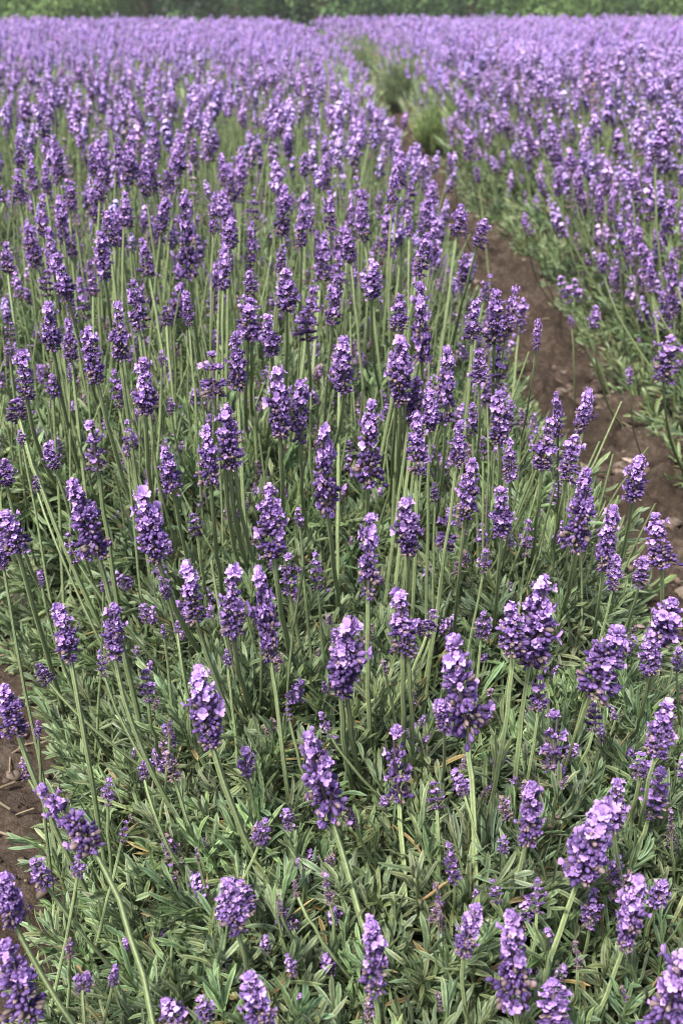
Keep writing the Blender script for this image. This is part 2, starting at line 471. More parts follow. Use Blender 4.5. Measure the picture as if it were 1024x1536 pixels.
SPIKES = [
 (8,1405,45,1522,75,80,1560,'l','fat cropped spike at the lower left edge over bare soil|cropped corner spike'),
 (4,1310,20,1380,50,130,1536,'l','dark spike cut by the left edge, with one bright side floret|dark edge spike'),
 (57,1172,140,1270,54,205,1500,'l','long spike sprawling to the left beside the bare soil, two light florets above it|sprawling spike'),
 (340,1318,356,1396,45,388,1462,'c','lone spike with pale fringed top, brown at its base, over the low leaves|pale fringed spike'),
 (370,1456,396,1540,62,402,1580,'n','bright spike rising from the bottom edge, below the pale fringed one'),
 (48,1288,68,1326,38,'s'),(120,1285,117,1312,30,'s'),(163,1165,162,1206,25,'s'),(190,1230,183,1262,22,'s'),
 (132,1458,124,1482,32,'s'),(175,1448,170,1476,22,'s'),(105,1406,105,1432,22,'f'),(298,1492,312,1528,35,'s'),
 (215,1142,216,1167,20,'s'),(252,1124,262,1168,35,308,1295,'f'),(365,1120,370,1162,38,398,1250,'s'),(400,1226,390,1264,30,'s'),
 (294,1270,298,1292,14,'f'),
 (458,1093,495,1220,64,552,1398,'l','long spike leaning left with two pale petals on top, wide at its foot|two petalled leaning spike'),
 (588,1085,598,1192,58,612,1400,'s','broken spike in two tiers, crossed by other stalks|broken two tier spike'),
 (650,1170,655,1212,38,658,1322,'s'),(690,1168,696,1192,24,'s'),
 (556,1376,562,1482,60,575,1565,'n','bright spike on a short thick stalk at the bottom middle|bottom middle spike'),
 (486,1306,495,1352,34,503,1432,'f','withered pinkish brown spike on a short upright stalk|withered upright spike'),
 (440,1320,446,1344,18,'f'),(416,1340,420,1370,14,'f'),
 (673,1262,681,1320,27,678,1372,'s','thin narrow spike standing above two withered brown ones|thin narrow spike'),
 (525,1213,532,1237,20,'f'),(655,1320,663,1392,20,'f'),
 (716,1352,695,1428,46,708,1528,'n','short spike with bright top on a straight stalk, left of the tall tailed spike|short bright topped spike'),
 (738,1318,746,1352,30,'s'),
 (800,1170,790,1258,54,757,1357,'n','spike widening downward on a pale stalk that leans right|pale stalked spike'),
 (765,1358,772,1490,66,783,1575,'l','tall straight spike with a small tail of florets near the bottom edge|tall tailed spike'),
 (908,1202,868,1315,74,800,1500,'c','biggest brightest spike at the lower right, leaning right with open petals|big bright leaning spike'),
 (922,1170,920,1238,46,'n'),
 (960,1313,936,1416,50,885,1540,'c','knobbly bright spike near the right edge on a slanting stalk|knobbly slanting spike'),
 (892,1328,885,1384,38,868,1440,'s','small half withered spike between the big bright spike and the knobbly one'),
 (805,1316,805,1366,32,'s'),
 (828,1466,832,1545,72,838,1600,'n','wide spike cut off by the bottom edge, right of the tailed spike|wide bottom edge spike'),
 (1024,1425,992,1545,80,975,1600,'l','large ragged spike in the bottom right corner, brownish on its left|ragged corner spike'),
 (862,1410,866,1452,30,848,1490,'f'),(992,1318,984,1352,40,'s'),(988,1148,975,1218,55,930,1300,'s'),(756,1252,755,1278,20,'s'),
 (1005,1212,1006,1246,22,'f'),
 (1003,1050,982,1132,48,960,1230,'c','curved spike with flaring pale top at the right edge|flaring right edge spike'),
 (966,1128,960,1162,42,938,1235,'s'),
 (836,1062,830,1152,54,850,1200,'s','narrow topped spike spreading into a broad base over the leaves|broad based spike'),
 (674,948,700,1092,72,712,1285,'l','tall tiered spike with a single pale petal at its tip and a side cluster|tall tiered spike'),
 (660,1048,666,1092,34,658,1165,'n'),
 (818,866,794,992,72,770,1195,'n','large heavy spike with a narrow raised top, on a pale slanting stalk|large heavy spike'),
 (770,902,770,976,50,735,1185,'n','dull spike pressed against the left of the large heavy one'),
 (925,932,888,1032,76,855,1130,'l','wide bushy spike with a bright knob toward the path|wide bushy spike'),
 (978,945,972,1010,38,945,1090,'n'),(810,1010,807,1062,34,'s'),(893,1053,890,1094,35,'s'),(648,912,640,952,34,'s'),
 (603,883,604,980,54,605,1155,'c','spike crowned with upright pale petals, on a tall straight double stalk|double stalked crowned spike'),
 (522,928,512,1040,62,530,1175,'c','spike crowned with one tall pale petal, left of the double stalked one|single petal spike'),
 (556,765,552,887,46,555,1085,'n','evenly cylindrical spike with a pale upper half on a long bare stalk|cylindrical spike'),
 (430,1053,434,1080,14,'s'),(480,1066,494,1102,20,'s'),(725,916,722,952,30,'s'),(729,823,725,856,26,'s'),(574,990,578,1010,22,'f'),
 (390,853,406,986,42,430,1165,'c','long dark spike with pale petals at top and a bright bulge halfway|bulging dark spike'),
 (345,848,349,948,48,382,1055,'c','dark spike with several pale petals spread on its top, left of the bulging one|spread petal spike'),
 (278,844,293,926,46,370,1110,'c','bright short spike with a pale peak, on a stalk slanting far down right|bright peaked spike'),
 (210,733,237,840,54,302,965,'c','dark spike with three large pale petals on top and a side floret below|three petal spike'),
 (90,903,106,987,46,128,1110,'c','slim spike with two light heads of petals, on a long curving stalk|slim two headed spike'),
 (172,903,172,982,44,226,1095,'n','upright spike with a light shoulder, right of the slim two headed one|light shouldered spike'),
 (220,1001,222,1050,34,250,1120,'s'),
 (296,1000,318,1117,62,390,1290,'c','bold bright spike with ragged petals left of centre, low over the leaves|bold ragged spike'),
 (340,973,342,998,18,'s'),(150,973,156,1012,20,'s'),(58,993,72,1022,30,'s'),
 (8,1022,26,1097,50,75,1185,'l','full spike at the left edge just above the bare soil|full left edge spike'),
 (34,1135,41,1167,28,'s'),(57,1078,58,1104,15,'s'),(243,938,247,954,14,'s'),(266,930,266,948,12,'s'),(254,1078,255,1102,14,'f'),
 (110,712,146,827,58,190,990,'l','ragged long spike with a crooked pale tip at the left|crooked tip spike'),
 (70,664,83,702,28,125,805,'n'),(52,713,56,737,18,'s'),(5,688,10,727,36,75,825,'n'),
 (10,764,26,822,50,62,925,'l','spike split in two lobes at the left edge|split left edge spike'),
 (0,812,6,852,22,'n'),(98,798,116,842,28,'s'),(244,668,259,732,36,282,855,'l','notched spike alone in the leaves, above right of the three petal spike|notched spike'),
 (290,768,296,802,34,305,872,'s'),(62,863,63,880,14,'s'),(155,865,156,884,14,'s'),(240,864,251,895,20,'s'),
 (70,448,80,522,38,112,645,'n','pale flecked spike at the left with a stalk leaning right|pale flecked spike'),
 (128,487,146,572,40,190,705,'n','stout spike with a pointed pale tip, left of a long dark one|pointed stout spike'),
 (172,450,181,537,38,'n','long dark even spike with hardly any pale florets on the left|long dark even spike'),
 (200,416,208,489,32,'l','S shaped spike bulging to the right at its foot|S shaped spike'),
 (216,533,218,617,44,228,705,'n','plump spike dark at its foot and pale on its right shoulder|plump pale shoulder spike'),
 (34,524,40,594,40,78,665,'c','spike with a forked pale top near the left edge|forked top spike'),
 (15,482,15,509,26,'s'),(13,512,15,532,18,'s'),(78,562,80,592,28,'s'),(25,598,29,627,44,'s'),
 (136,626,147,699,50,'s','low dark spike in shade spreading into three lobes|low three lobed spike'),
 (30,643,34,664,18,'s'),(168,553,178,607,28,'s'),(190,626,192,682,20,'s'),(255,596,256,620,18,288,695,'s'),
 (318,523,322,592,50,315,645,'s','wide triangular spike in the middle of the left bed|wide triangular spike'),
 (355,494,357,582,38,'n','narrow black purple spike beside a bright tuft|narrow black purple spike'),
 (376,443,372,507,46,370,580,'n','bright bushy spike leaning over two stalks|bright bushy spike'),
 (405,468,408,532,38,400,600,'n'),
 (344,603,345,697,48,368,795,'n','large bright oval spike left of centre on three stalks|large oval spike'),
 (310,633,316,722,40,330,845,'l','dusty spike with faded foot joined to the left of the large oval one'),
 (280,434,284,487,24,'n'),(250,458,250,486,24,'s'),(242,524,243,547,14,'s'),(105,543,105,569,14,'s'),(142,415,140,442,22,'s'),
 (430,403,430,464,40,427,535,'n','dark round shouldered spike on a pale stalk, upper middle|round shouldered spike'),
 (503,410,498,484,28,484,625,'l','slender spike with a small side bud low on its left|slender side bud spike'),
 (630,416,632,537,38,640,590,'n','tall pale topped spike, highest of its neighbours right of centre|tall pale topped spike'),
 (598,438,597,492,32,'l'),
 (600,503,600,602,46,597,695,'c','strong spike with bright top on a thick bundle of stalks|bundle stalked spike'),
 (669,514,668,622,38,658,705,'n','long tapering spike right of centre with a flaring foot|long tapering spike'),
 (648,583,645,642,34,'n'),(515,500,516,582,42,487,630,'n','dull crumbly spike in the middle, pale on its left side|dull crumbly spike'),
 (418,548,420,654,46,426,765,'c','massive dark spike in the middle with a fringed pale top|massive dark spike'),
 (451,566,450,657,40,458,725,'n','looser spike standing right against the massive dark one'),
 (455,464,461,510,42,460,570,'s'),(561,394,557,445,34,573,525,'n','squat round spike high in the middle of the bed|squat round spike'),
 (482,632,491,762,48,508,865,'n','shaggy long spike with a bent top in the middle|shaggy bent spike'),
 (558,595,552,722,50,551,775,'l','broad tiered spike with a pointed pale peak near the centre|pale peaked centre spike'),
 (622,616,624,702,40,'n','blocky spike with a bright right shoulder|blocky spike'),
 (746,432,741,512,40,745,560,'l','heavy bright spike beside the path, two tops together|twin topped pathside spike'),
 (772,428,760,492,26,755,540,'n'),(710,448,708,507,34,'n'),(715,523,718,572,32,710,640,'n'),(745,518,745,577,38,738,640,'s'),
 (750,583,749,664,42,745,765,'n','dark upright spike with a flared foot, left of the path|dark flared spike'),
 (692,628,684,697,34,'n'),(706,603,708,647,28,'s'),(723,653,724,687,16,'s'),
 (806,476,803,524,18,790,548,'n','single slim spike standing free in front of the dirt path|lone path spike'),
 (834,584,836,652,22,838,702,'n','slim upright spike against the dirt path|slim path spike'),
 (882,583,867,647,30,848,695,'n','spike leaning right against the dirt path, above the others|leaning path spike'),
 (820,623,812,702,46,803,775,'n','solid dark spike with pointed top at the edge of the path|solid pointed spike'),
 (862,652,849,717,42,838,765,'l','forked spike with a pale right arm over the path edge|forked pathside spike'),
 (765,658,765,717,30,755,800,'n'),
 (958,682,949,747,42,926,808,'n','lone pointed spike whose stalk slants over the dirt path|lone slanting path spike'),
 (707,682,697,772,40,682,950,'n','curved spike on a very long bare stalk|long stalked curved spike'),
 (676,758,668,822,38,'s'),(757,726,752,802,44,742,905,'n','tousled spike with a loose foot, right of the long stalked one|tousled spike'),
 (792,776,788,832,26,'s'),
 (884,698,864,817,52,848,895,'l','tall double spike stacked in two lumps left of the dirt path|stacked double spike'),
 (917,753,904,852,40,888,965,'n','long spike leaning right in front of the path soil|leaning soil spike'),
 (982,766,992,847,50,968,905,'l','branching spike with a round right arm at the right edge|branching right spike'),
 (967,833,958,877,36,928,945,'n'),(926,828,918,882,28,'n'),
 (610,745,612,830,45,605,895,'c','spike with three upright pale petals on top and one floret jutting left|jutting floret spike'),
 (474,826,477,880,27,'s'),(428,828,434,887,36,'s'),
 (400,726,410,832,54,440,960,'n','fat shaggy spike with faded edges left of centre|fat shaggy spike'),
 (448,760,450,787,20,'s'),(653,724,652,752,20,'s'),
 (1008,896,990,962,58,965,1040,'l','broad cluster of bright florets at the right edge below the path|broad right edge cluster'),
 (1016,970,1014,1004,25,'s'),
 (232,181,233,247,25,240,300,'n','tall bright spike standing above the blurred rows at upper left|tall far left spike'),
 (272,286,284,412,38,296,485,'n','longest spike of the upper left, two dark lumps above each other|longest dark spike'),
 (28,204,30,252,20,'n'),(47,231,50,282,22,'n'),(82,199,84,272,18,'n'),(68,244,70,287,20,'n'),(138,214,140,262,20,'n'),
 (198,224,190,272,28,'l'),(215,239,220,292,24,'n'),(262,224,250,287,26,240,400,'l','curled spike on a long pale bare stalk at upper left|curled bare stalk spike'),
 (105,269,105,312,28,'n'),(156,257,150,302,26,'c'),(188,287,186,337,22,'n'),(88,290,95,347,22,'n'),(60,289,65,352,26,'n'),
 (160,314,165,367,28,'l'),(147,344,157,412,36,165,460,'n','wide footed dark spike in the crowd at left|wide footed dark spike'),
 (84,377,102,447,36,130,520,'n','dark spike leaning left with a bright blunt top|blunt topped spike'),(68,404,70,442,30,'s'),(10,364,12,407,24,'n'),
 (322,288,320,347,20,'n'),(338,368,335,432,24,'n'),(346,328,344,372,30,'c'),(379,328,374,402,24,'n'),(375,404,375,442,24,'n'),
 (332,228,335,277,20,'n'),(290,208,290,242,20,'n'),
 (455,289,452,367,28,450,420,'n','evenly flecked long spike in the upper middle|flecked long spike'),(493,283,495,342,28,498,400,'n'),(487,230,490,282,20,'n'),(457,229,457,262,24,'n'),
 (538,299,546,357,28,'n'),(520,344,526,392,26,'n'),(425,364,420,407,22,'n'),(381,289,380,327,22,'s'),(590,248,587,312,22,'n'),
 (613,314,613,352,18,'n'),(641,298,640,347,22,'n'),(692,304,685,352,30,'l'),(728,328,716,367,30,700,410,'l','bright spike leaning over the path edge, on a pale slanting stalk|bright path edge spike'),
 (699,194,704,237,24,720,290,'l','bright spike above the green edge across the path|bright spike across the path'),
 (713,249,717,272,14,'n'),(673,229,676,250,12,690,275,'n'),(790,194,798,230,20,'n'),(832,213,830,247,30,'s'),(838,249,836,292,18,'n'),
 (868,249,868,302,18,'n'),(857,224,855,257,22,'n'),(942,334,942,387,20,'n','narrow dark spike in the bed across the path|narrow dark spike across the path'),
 (900,274,898,327,18,'n'),(918,279,917,327,14,'n'),(1005,298,1000,347,26,'n'),(1006,374,1010,467,26,1012,520,'n','long dark spike at the right edge across the path|long right edge spike'),
 (975,384,975,437,22,'n'),(1002,503,994,566,44,1015,610,'l','loose lumpy spike hanging toward the path at the right edge|loose lumpy spike'),(943,549,943,575,16,960,600,'n'),
 (840,412,852,452,26,880,500,'s'),(893,458,890,492,20,915,530,'n'),(855,472,857,490,14,'s'),(785,318,786,342,14,810,370,'n'),(862,416,868,450,20,890,500,'s'),
 (950,262,948,285,22,'l'),(985,205,982,240,26,'l'),(905,378,904,408,20,'n'),(955,340,956,372,18,'n'),(790,330,795,352,14,815,380,'s'),
]


# top x, top y, base x, base y, width, root x, root y, kind, label
HDROP = ([0, 120, 200, 300, 450, 650, 850, 1100, 1400, 1536], [.28, .27, .265, .29, .33, .38, .45, .54, .60, .625])
flowers = []                                   # dicts with everything needed to build one
for row in SPIKES:
    xt, yt, xb, yb, wpx = row[:5]
    rest = list(row[5:])
    root = None
    if rest and isinstance(rest[0], (int, float)): root = (rest[0], rest[1]); rest = rest[2:]
    kind = rest[0] if rest else 'n'
    label = rest[1] if len(rest) > 1 else None
    xc, yc = (xt + xb) / 2, (yt + yb) / 2
    drop = float(np.interp(yc, *HDROP)) + float(rng.uniform(-.012, .012))
    if kind in 'sf' : drop += .05
    c = ray_at_height(xc, yc, CAM_H - drop)
    if yc < 610 and xc > 655 and xc > 655 + (yc - 190) * .62:                    # rooted in the bed across the path
        u = (xc - 512) / FPX
        zz = max(project(c)[2][0], min((float(path_right(2.5)) + .0) / u, 1.5 * project(c)[2][0]))
        c = ray_point(xc, yc, zz)
    tilt_y = float(rng.uniform(-.006, .010))
    T = ray_at_y(xt, yt, c[1] + tilt_y); B = ray_at_y(xb, yb, c[1] - tilt_y)
    z = project(c)[2][0]
    flowers.append(dict(T=T, B=B, w=wpx * z / FPX, root=root, kind=kind, label=label, px=(xc, yc), size=math.hypot(xt - xb, yt - yb) * wpx, z=z, len_px=math.hypot(xt - xb, yt - yb), tilt=xt - xb))

listed_n = len(flowers)
lx = np.array([f['px'][0] for f in flowers]); ly = np.array([f['px'][1] for f in flowers])
lz = np.array([f['z'] for f in flowers])
lw = np.array([f['w'] * FPX / f['z'] for f in flowers]); ll = np.array([f['len_px'] for f in flowers])

# the rest of the field: seeded over both beds
def seed_field(y0, y1, dens, margin):
    zf = y1 * 1.05
    half = 0.34 * zf + margin
    n = int(dens * (y1 - y0) * 2 * half)
    x = rng.uniform(-half, half, n); y = rng.uniform(y0, y1, n)
    k = np.abs(x) < 0.34 * y * 1.1 + margin
    x, y = x[k], y[k]
    cn = canopy(x, y)
    ok = cn > np.where(x > path_mid(y), 0.11, np.where(x < 0, .19, .08))
    edge = sstep((x - (path_left(y) - np.interp(y, [1, 2, 5], [.30, .38, .58]))) / .30)
    ok &= ~((x < path_mid(y)) & (rng.random(len(x)) < edge * .30)) & ~((x > path_mid(y)) & (x < path_right(y) + .03 + .11 * rng.random(len(x))))
    clump = vnoise(x, y, 3.4, 51) * .6 + vnoise(x, y, 8, 52) * .4
    for bx, by in ((.47, 9.2), (.57, 6.5), (.22, 13.2)): ok &= np.hypot(x - bx, (y - by) * .8) > .26
    ok &= (x > path_mid(y)) | (rng.random(len(x)) < np.interp(y, [2, 6, 12], [.48, .52, .85]))
    ok &= rng.random(len(x)) < np.clip(.35 + 1.5 * (clump - .25), .42, 1)
    return x[ok], y[ok], cn[ok]

def field_heads(x, y, cn):
    n = len(x)
    lo = lean_out(x, y)
    H = cn + np.where(rng.random(n) < .62, rng.normal(.225, .035, n), rng.normal(.15, .045, n)) - .05 * np.abs(lo) - np.where(x < path_mid(y), (.10 * sstep((x - (path_left(y) - np.interp(y, [1, 2, 5], [.30, .38, .58]))) / .34)), 0) + np.where(x > path_mid(y), .015, 0)
    a = rng.normal(0, .10, n) + .34 * lo * rng.uniform(.4, 1.2, n); b = rng.normal(0, .10, n)
    L = np.clip(rng.normal(.056, .014, n), .026, .085)
    W = np.clip(L * rng.normal(.48, .06, n), .015, .034)
    R = np.stack([x, y, cn - .06], 1)
    B = np.stack([x + a * (H - cn + .06), y + b * (H - cn + .06), H], 1)
    ax = nrm(np.stack([a * 1.15, b * 1.15, np.ones(n)], 1))
    far_bed = (x > path_mid(y)) & (y < 8)
    L = np.where(far_bed, L * 1.28, L); W = np.where(far_bed, W * 1.28, W)
    return R, B, ax, L, W

def bank_flowers(n):
    y = 1.4 + 7.0 * rng.random(n) ** 1.3
    x = path_right(y) + rng.uniform(.06, .26, n)
    cn = canopy(x, y)
    H = cn + rng.uniform(.03, .13, n)
    a = -rng.uniform(.0, .6, n); b = rng.normal(0, .2, n)
    L = np.clip(rng.normal(.052, .012, n), .028, .08); W = L * rng.normal(.47, .05, n)
    R = np.stack([x + .06, y, np.maximum(cn - .02, .02)], 1)
    B = np.stack([x + .3 * a * (H - cn), y + b * .1, H], 1)
    return R, B, nrm(np.stack([a * .8, b, np.ones(n)], 1)), L, W
bands = [(0.75, 2.4, 420, .25), (2.4, 6.0, 430, .5), (6.0, 12.0, 250, .8), (12.0, FIELD_END, 140, 1.2)]
field = []
for (y0, y1, dens, mg) in bands:
    x, y, cn = seed_field(y0, y1, dens, mg)
    R, B, ax, L, W = field_heads(x, y, cn)
    if y0 < 2:
        # thin towards the front, and keep clear of the heads that were placed one by one
        keep = rng.random(len(x)) < np.clip((B[:, 1] - 0.78) / 1.1, .0, 1) ** 1.1
        px, py, pz = project(B + ax * L[:, None] * .5)
        d = (np.abs(px[:, None] - lx) < (lw * .5 + (W * FPX / pz)[:, None] * .30)) & (np.abs(py[:, None] - ly) < (ll * .5 + (L * FPX / pz)[:, None] * .30)) & (pz[:, None] < lz + .02)
        keep &= ~d.any(1)
        R, B, ax, L, W = R[keep], B[keep], ax[keep], L[keep], W[keep]
    field.append([R, B, ax, L, W])

ex = bank_flowers(330)
field[1] = [np.concatenate([p, q]) for p, q in zip(field[1], ex)]
# the largest of the seeded ones join the single flowers until there are 300
R, B, ax, L, W = field[0]
px, py, pz = project(B + ax * L[:, None] * .5)
inside = (px > 5) & (px < 1019) & (py > 5) & (py < 1531)
area = np.where(inside, L * W / pz ** 2, 0)
order = np.argsort(-area)
take = order[:max(0, 300 - listed_n)]
for i in take:
    T = B[i] + ax[i] * L[i]
    flowers.append(dict(T=T, B=B[i], w=W[i], root=None, R=R[i], kind=random.choice('nnnsl'), label=None, px=(px[i], py[i]),
                        size=0, z=pz[i], len_px=L[i] * FPX / pz[i], tilt=project(T)[0][0] - project(B[i])[0][0]))
m_ = np.ones(len(L), bool); m_[take] = False
field[0] = [q[m_] for q in field[0]]

# ------------------------------------------------------------------ single flowers: stem, head, whorls
GROUP = 'lavender flower spikes standing in the field'
def build_flower(f, detailed):
    T, B = f['T'], f['B']
    axis = T - B; Lr = np.linalg.norm(axis); axis = axis / Lr
    Lr *= 1.0
    if 'R' in f: R0 = f['R']
    else:
        cn = float(canopy(B[0], B[1])); cn = cn if cn > .12 else .25
        cn = min(cn, B[2] - .07)
        if f['root']:
            R0 = ray_at_height(f['root'][0], f['root'][1], cn - .01)
            dy = np.clip(R0[1] - B[1], -.16, .16)
            R0 = ray_at_y(f['root'][0], f['root'][1], B[1] + dy)
            if R0[2] > B[2] - .05: R0[2] = B[2] - .05
        else:
            side = .11 if B[0] > path_mid(B[1]) - .06 and B[1] > 1.3 else 0
            cn2 = float(canopy(B[0] + side, B[1])); cn2 = min(cn2 if cn2 > .12 else cn, B[2] - .05)
            R0 = np.array([B[0] + side - axis[0] * .18 + rng.uniform(-.012, .012), B[1] + rng.uniform(-.01, .05), cn2 - .03])
        d = nrm(nrm(R0 - B) + np.array([0, 0, -.35]))
        R0 = R0 + d * .035
        for _ in range(16):                                # down until it is among the leaves, or on the ground
            if R0[2] < max(.004, float(canopy(R0[0], R0[1])) - .05): break
            R0 = R0 + d * .02
    e = link('lavender_flower', None)
    e.location = R0
    Lk = np.linalg.norm(B - R0)
    ctrl = B * .65 + R0 * .35 - (axis * Lk * .35 - (B - R0) * .35) * .6
    pts = bez(R0, ctrl, B + axis * .002, 9) - R0
    pts[2:7] += rng.normal(0, .0005, (5, 3))
    rad = np.linspace(.0024, .0018, 9) * np.clip(f['w'] / .028, .62, 1.15)
    st = Mesh().add(tube(pts, rad, 8, STEM_C, RIB_C, .16), float(rng.uniform(.85, 1.15)))
    link('stem', st.data('stem', M_STEM), e)
    lab = f['label'] or ''
    for k in range(2 if 'three stalks' in lab or 'bundle' in lab else 1 if ('double stalk' in lab or 'two stalks' in lab) else 0):
        off = np.array([(.0062, -.0062)[k], .002, 0])            # the stalks standing beside it
        p2 = pts + off * np.linspace(1.8, .75, 9)[:, None]
        link('stem', Mesh().add(tube(p2, rad * .85, 8, STEM_C, RIB_C, .16), float(rng.uniform(.8, 1.1))).data('stem', M_STEM), e)
    tipd, whd, alld = random.choice(HEADS[f['kind']])
    sx = .92 * f['w'] / HEAD_W; sz = Lr / HEAD_L
    h = link('flower_head', tipd if detailed else alld, e)
    q = Vector(axis).to_track_quat('Z', 'Y') @ Matrix.Rotation(random.uniform(0, 6.28), 3, 'Z').to_quaternion()
    h.location = Vector(B - R0); h.rotation_mode = 'QUATERNION'; h.rotation_quaternion = q
    h.scale = (sx, sx, sz)
    if detailed:
        for d in whd:
            link('whorl', d, h)
    return e

rank = sorted(range(len(flowers)), key=lambda i: -(flowers[i]['len_px'] * flowers[i]['w'] / flowers[i]['z']))
detailed = set(rank[:150])

# ------------------------------------------------------------------ labels that single each flower out
ORD = ['', 'second ', 'third ', 'fourth ', 'fifth ', 'sixth ', 'seventh ', 'eighth ', 'ninth ', 'tenth ', 'eleventh ', 'twelfth ', 'thirteenth ', 'fourteenth ', 'fifteenth ', 'sixteenth ', 'seventeenth ', 'eighteenth ', 'nineteenth ', 'twentieth ']
def auto_labels():
    marks = [(i, f['label']) for i, f in enumerate(flowers) if f['label']]
    by = {}
    for i, f in enumerate(flowers):
        if f['label']: continue
        best = None
        for j, s in marks:
            g = flowers[j]
            if not g.get('key'): continue
            dx, dy = f['px'][0] - g['px'][0], f['px'][1] - g['px'][1]
            dd = math.hypot(dx, dy * .8)
            if best is None or dd < best[0]: best = (dd, j, dx, dy)
        dd, j, dx, dy = best
        side = ('to the right of' if dx > 0 else 'to the left of') if abs(dx) > abs(dy) else ('below' if dy > 0 else 'above')
        by.setdefault((j, side), []).append((dd, i))
    for (j, side), lst in by.items():
        lst.sort()
        for k, (dd, i) in enumerate(lst):
            f = flowers[i]
            t = f['tilt'] / max(f['len_px'], 1)
            look = 'faded brownish' if f['kind'] == 'f' else ('small sparse' if f['kind'] == 's' else ('slim' if f['w'] / max(1e-6, f['len_px'] * f['z'] / FPX) < .36 else 'plump'))
            lean = '' if abs(t) < .14 else (' leaning right' if t > 0 else ' leaning left')
            nth = ORD[k] + 'nearest' if k else 'nearest'
            if len(f"{look} spike{lean} {nth} {side} the {flowers[j]['key']}".split()) > 16: lean = ''
            f['label'] = f"{look} spike{lean}, {nth} {side} the {flowers[j]['key']}"
for i, f in enumerate(flowers):
    if f['label'] and '|' in f['label']:
        f['label'], f['key'] = f['label'].split('|')
auto_labels()

for i, f in enumerate(flowers):
    e = build_flower(f, i in detailed)
    tag(e, f['label'], 'lavender flower', GROUP, 'thing')

# ------------------------------------------------------------------ all the other flowers, as one mass
HM = [whole_head(seed=400 + i, lod=1, crown=i % 4 == 0, sparse=i % 3 == 2, faded=i % 9 == 8).tup() for i in range(12)]
def blob_head(seed, n):
    """a head far off: a few dozen small petals round a spindle"""
    r = np.random.default_rng(seed)
    f = r.random(n); az = r.uniform(0, 6.283, n)
    rad = np.interp(f, [0, .15, .6, 1], [.010, .0135, .012, .005])
    P = np.stack([np.cos(az) * rad, np.sin(az) * rad, f * HEAD_L * .97], 1)
    d = nrm(np.stack([np.cos(az), np.sin(az), r.uniform(-.2, 1.0, n)], 1))
    s = math.sqrt(60 / n)
    q = np.array([(-.0045, -.004, 0), (.0045, -.004, 0), (.003, .005, .001), (-.003, .005, .001)]) * s
    c = np.where(r.random((n, 1)) < (.38 if n > 30 else .55) + .5 * f[:, None], PETAL_D * .35 + PETAL_L * .65, CALYX_L * 1.15) * r.uniform(.8, 1.15, (n, 1))  # paler mix the farther the head: hazy distance put into the petal colour
    t = (q, np.array([[0, 1, 2, 3]]), np.ones((4, 3)))
    core = tube([(0, 0, 0), (0, 0, .03), (0, 0, .066)], [.008, .0095, .003], 5, CALYX_L * .75)
    return Mesh().add(rep(t, frames(d, np.array([0, 0, 1.0]), r.uniform(-1, 1, n)), P, c)).add(core).tup()
HL = [blob_head(600 + i, 60) for i in range(8)]
HF = [blob_head(700 + i, 16) for i in range(8)]
flower_mass, stem_mass = Mesh(), Mesh()
for bi, (fd, heads) in enumerate(zip(field, (HM, HM, HL, HF))):
    R, B, ax, L, W = fd
    n = len(L)
    which = rng.integers(0, len(heads), n)
    fr = frames(ax, np.array([0, 1.0, 0]), rng.uniform(0, 6.28, n))
    sc = np.stack([W / HEAD_W, W / HEAD_W, L / HEAD_L], 1)
    if bi == 3: sc[:, :2] *= 1.25
    fr = fr * sc[:, None, :]
    tint = (1.18, 1.18, 1.10, .98)[bi] * np.array([.95, 1.05, .95]) * rng.uniform(.86, 1.14, (n, 1)) * (1 + rng.normal(0, .04, (n, 3)))
    for k in range(len(heads)):
        s = which == k
        if s.any(): flower_mass.add(rep(heads[k], fr[s], B[s], tint[s]))
    # stems
    ns = 4 if bi < 2 else 2
    sides = 4 if bi < 2 else 3
    rr = .0018 if bi < 2 else .0022
    t = np.linspace(0, 1, ns)[None, :, None]
    ctl = B - ax * np.linalg.norm(B - R, axis=1)[:, None] * .4
    pts = (1 - t) ** 2 * R[:, None] + 2 * t * (1 - t) * ctl[:, None] + t * t * B[:, None]
    a = np.arange(sides) / sides * 2 * math.pi
    ring = np.stack([np.cos(a), np.sin(a), 0 * a], 1) * rr
    V = (pts[:, :, None, :] + ring[None, None]).reshape(-1, 3)
    F = (grid_faces(ns, sides, True)[None] + (np.arange(n) * ns * sides)[:, None, None]).reshape(-1, 4)
    sc_ = (np.array(STEM_C) * .5 + np.array(RIB_C) * .5) * rng.uniform(.75, 1.2, (n, 1))
    C = np.repeat(sc_, ns * sides, 0)
    stem_mass.add((V, F, C))
# stray small blossoms down among the leaves
n = 2600
x, y = rng.uniform(-1.1, 1.0, n), rng.uniform(.45, 3.4, n)
cn = canopy(x, y); k = cn > .10; x, y, cn = x[k], y[k], cn[k]; n = len(x)
ax = nrm(np.stack([rng.normal(0, .3, n), rng.normal(0, .3, n), np.ones(n)], 1))
L = rng.uniform(.012, .028, n) * np.interp(y, [1, 2.4], [1, 1.5]); W = L * rng.uniform(.5, .85, n)
fr = frames(ax, np.array([0, 1.0, 0]), rng.uniform(0, 6.28, n)) * (np.stack([W / HEAD_W, W / HEAD_W, L / HEAD_L], 1) * 1.0)[:, None, :]
P = np.stack([x, y, cn + rng.uniform(-.035, .03, n) * np.interp(y, [1, 2.2], [1, 2.2])], 1)
SM = [whole_head(seed=900 + i, lod=1, sparse=True, faded=i % 3 == 0).tup() for i in range(6)]
wh = rng.integers(0, 6, n)
for k in range(6):
    if (wh == k).any(): flower_mass.add(rep(SM[k], fr[wh == k], P[wh == k], rng.uniform(.8, 1.15, ((wh == k).sum(), 1))))
fm = link('lavender_blossoms', flower_mass.data('lavender_blossoms', M_FLOWER))
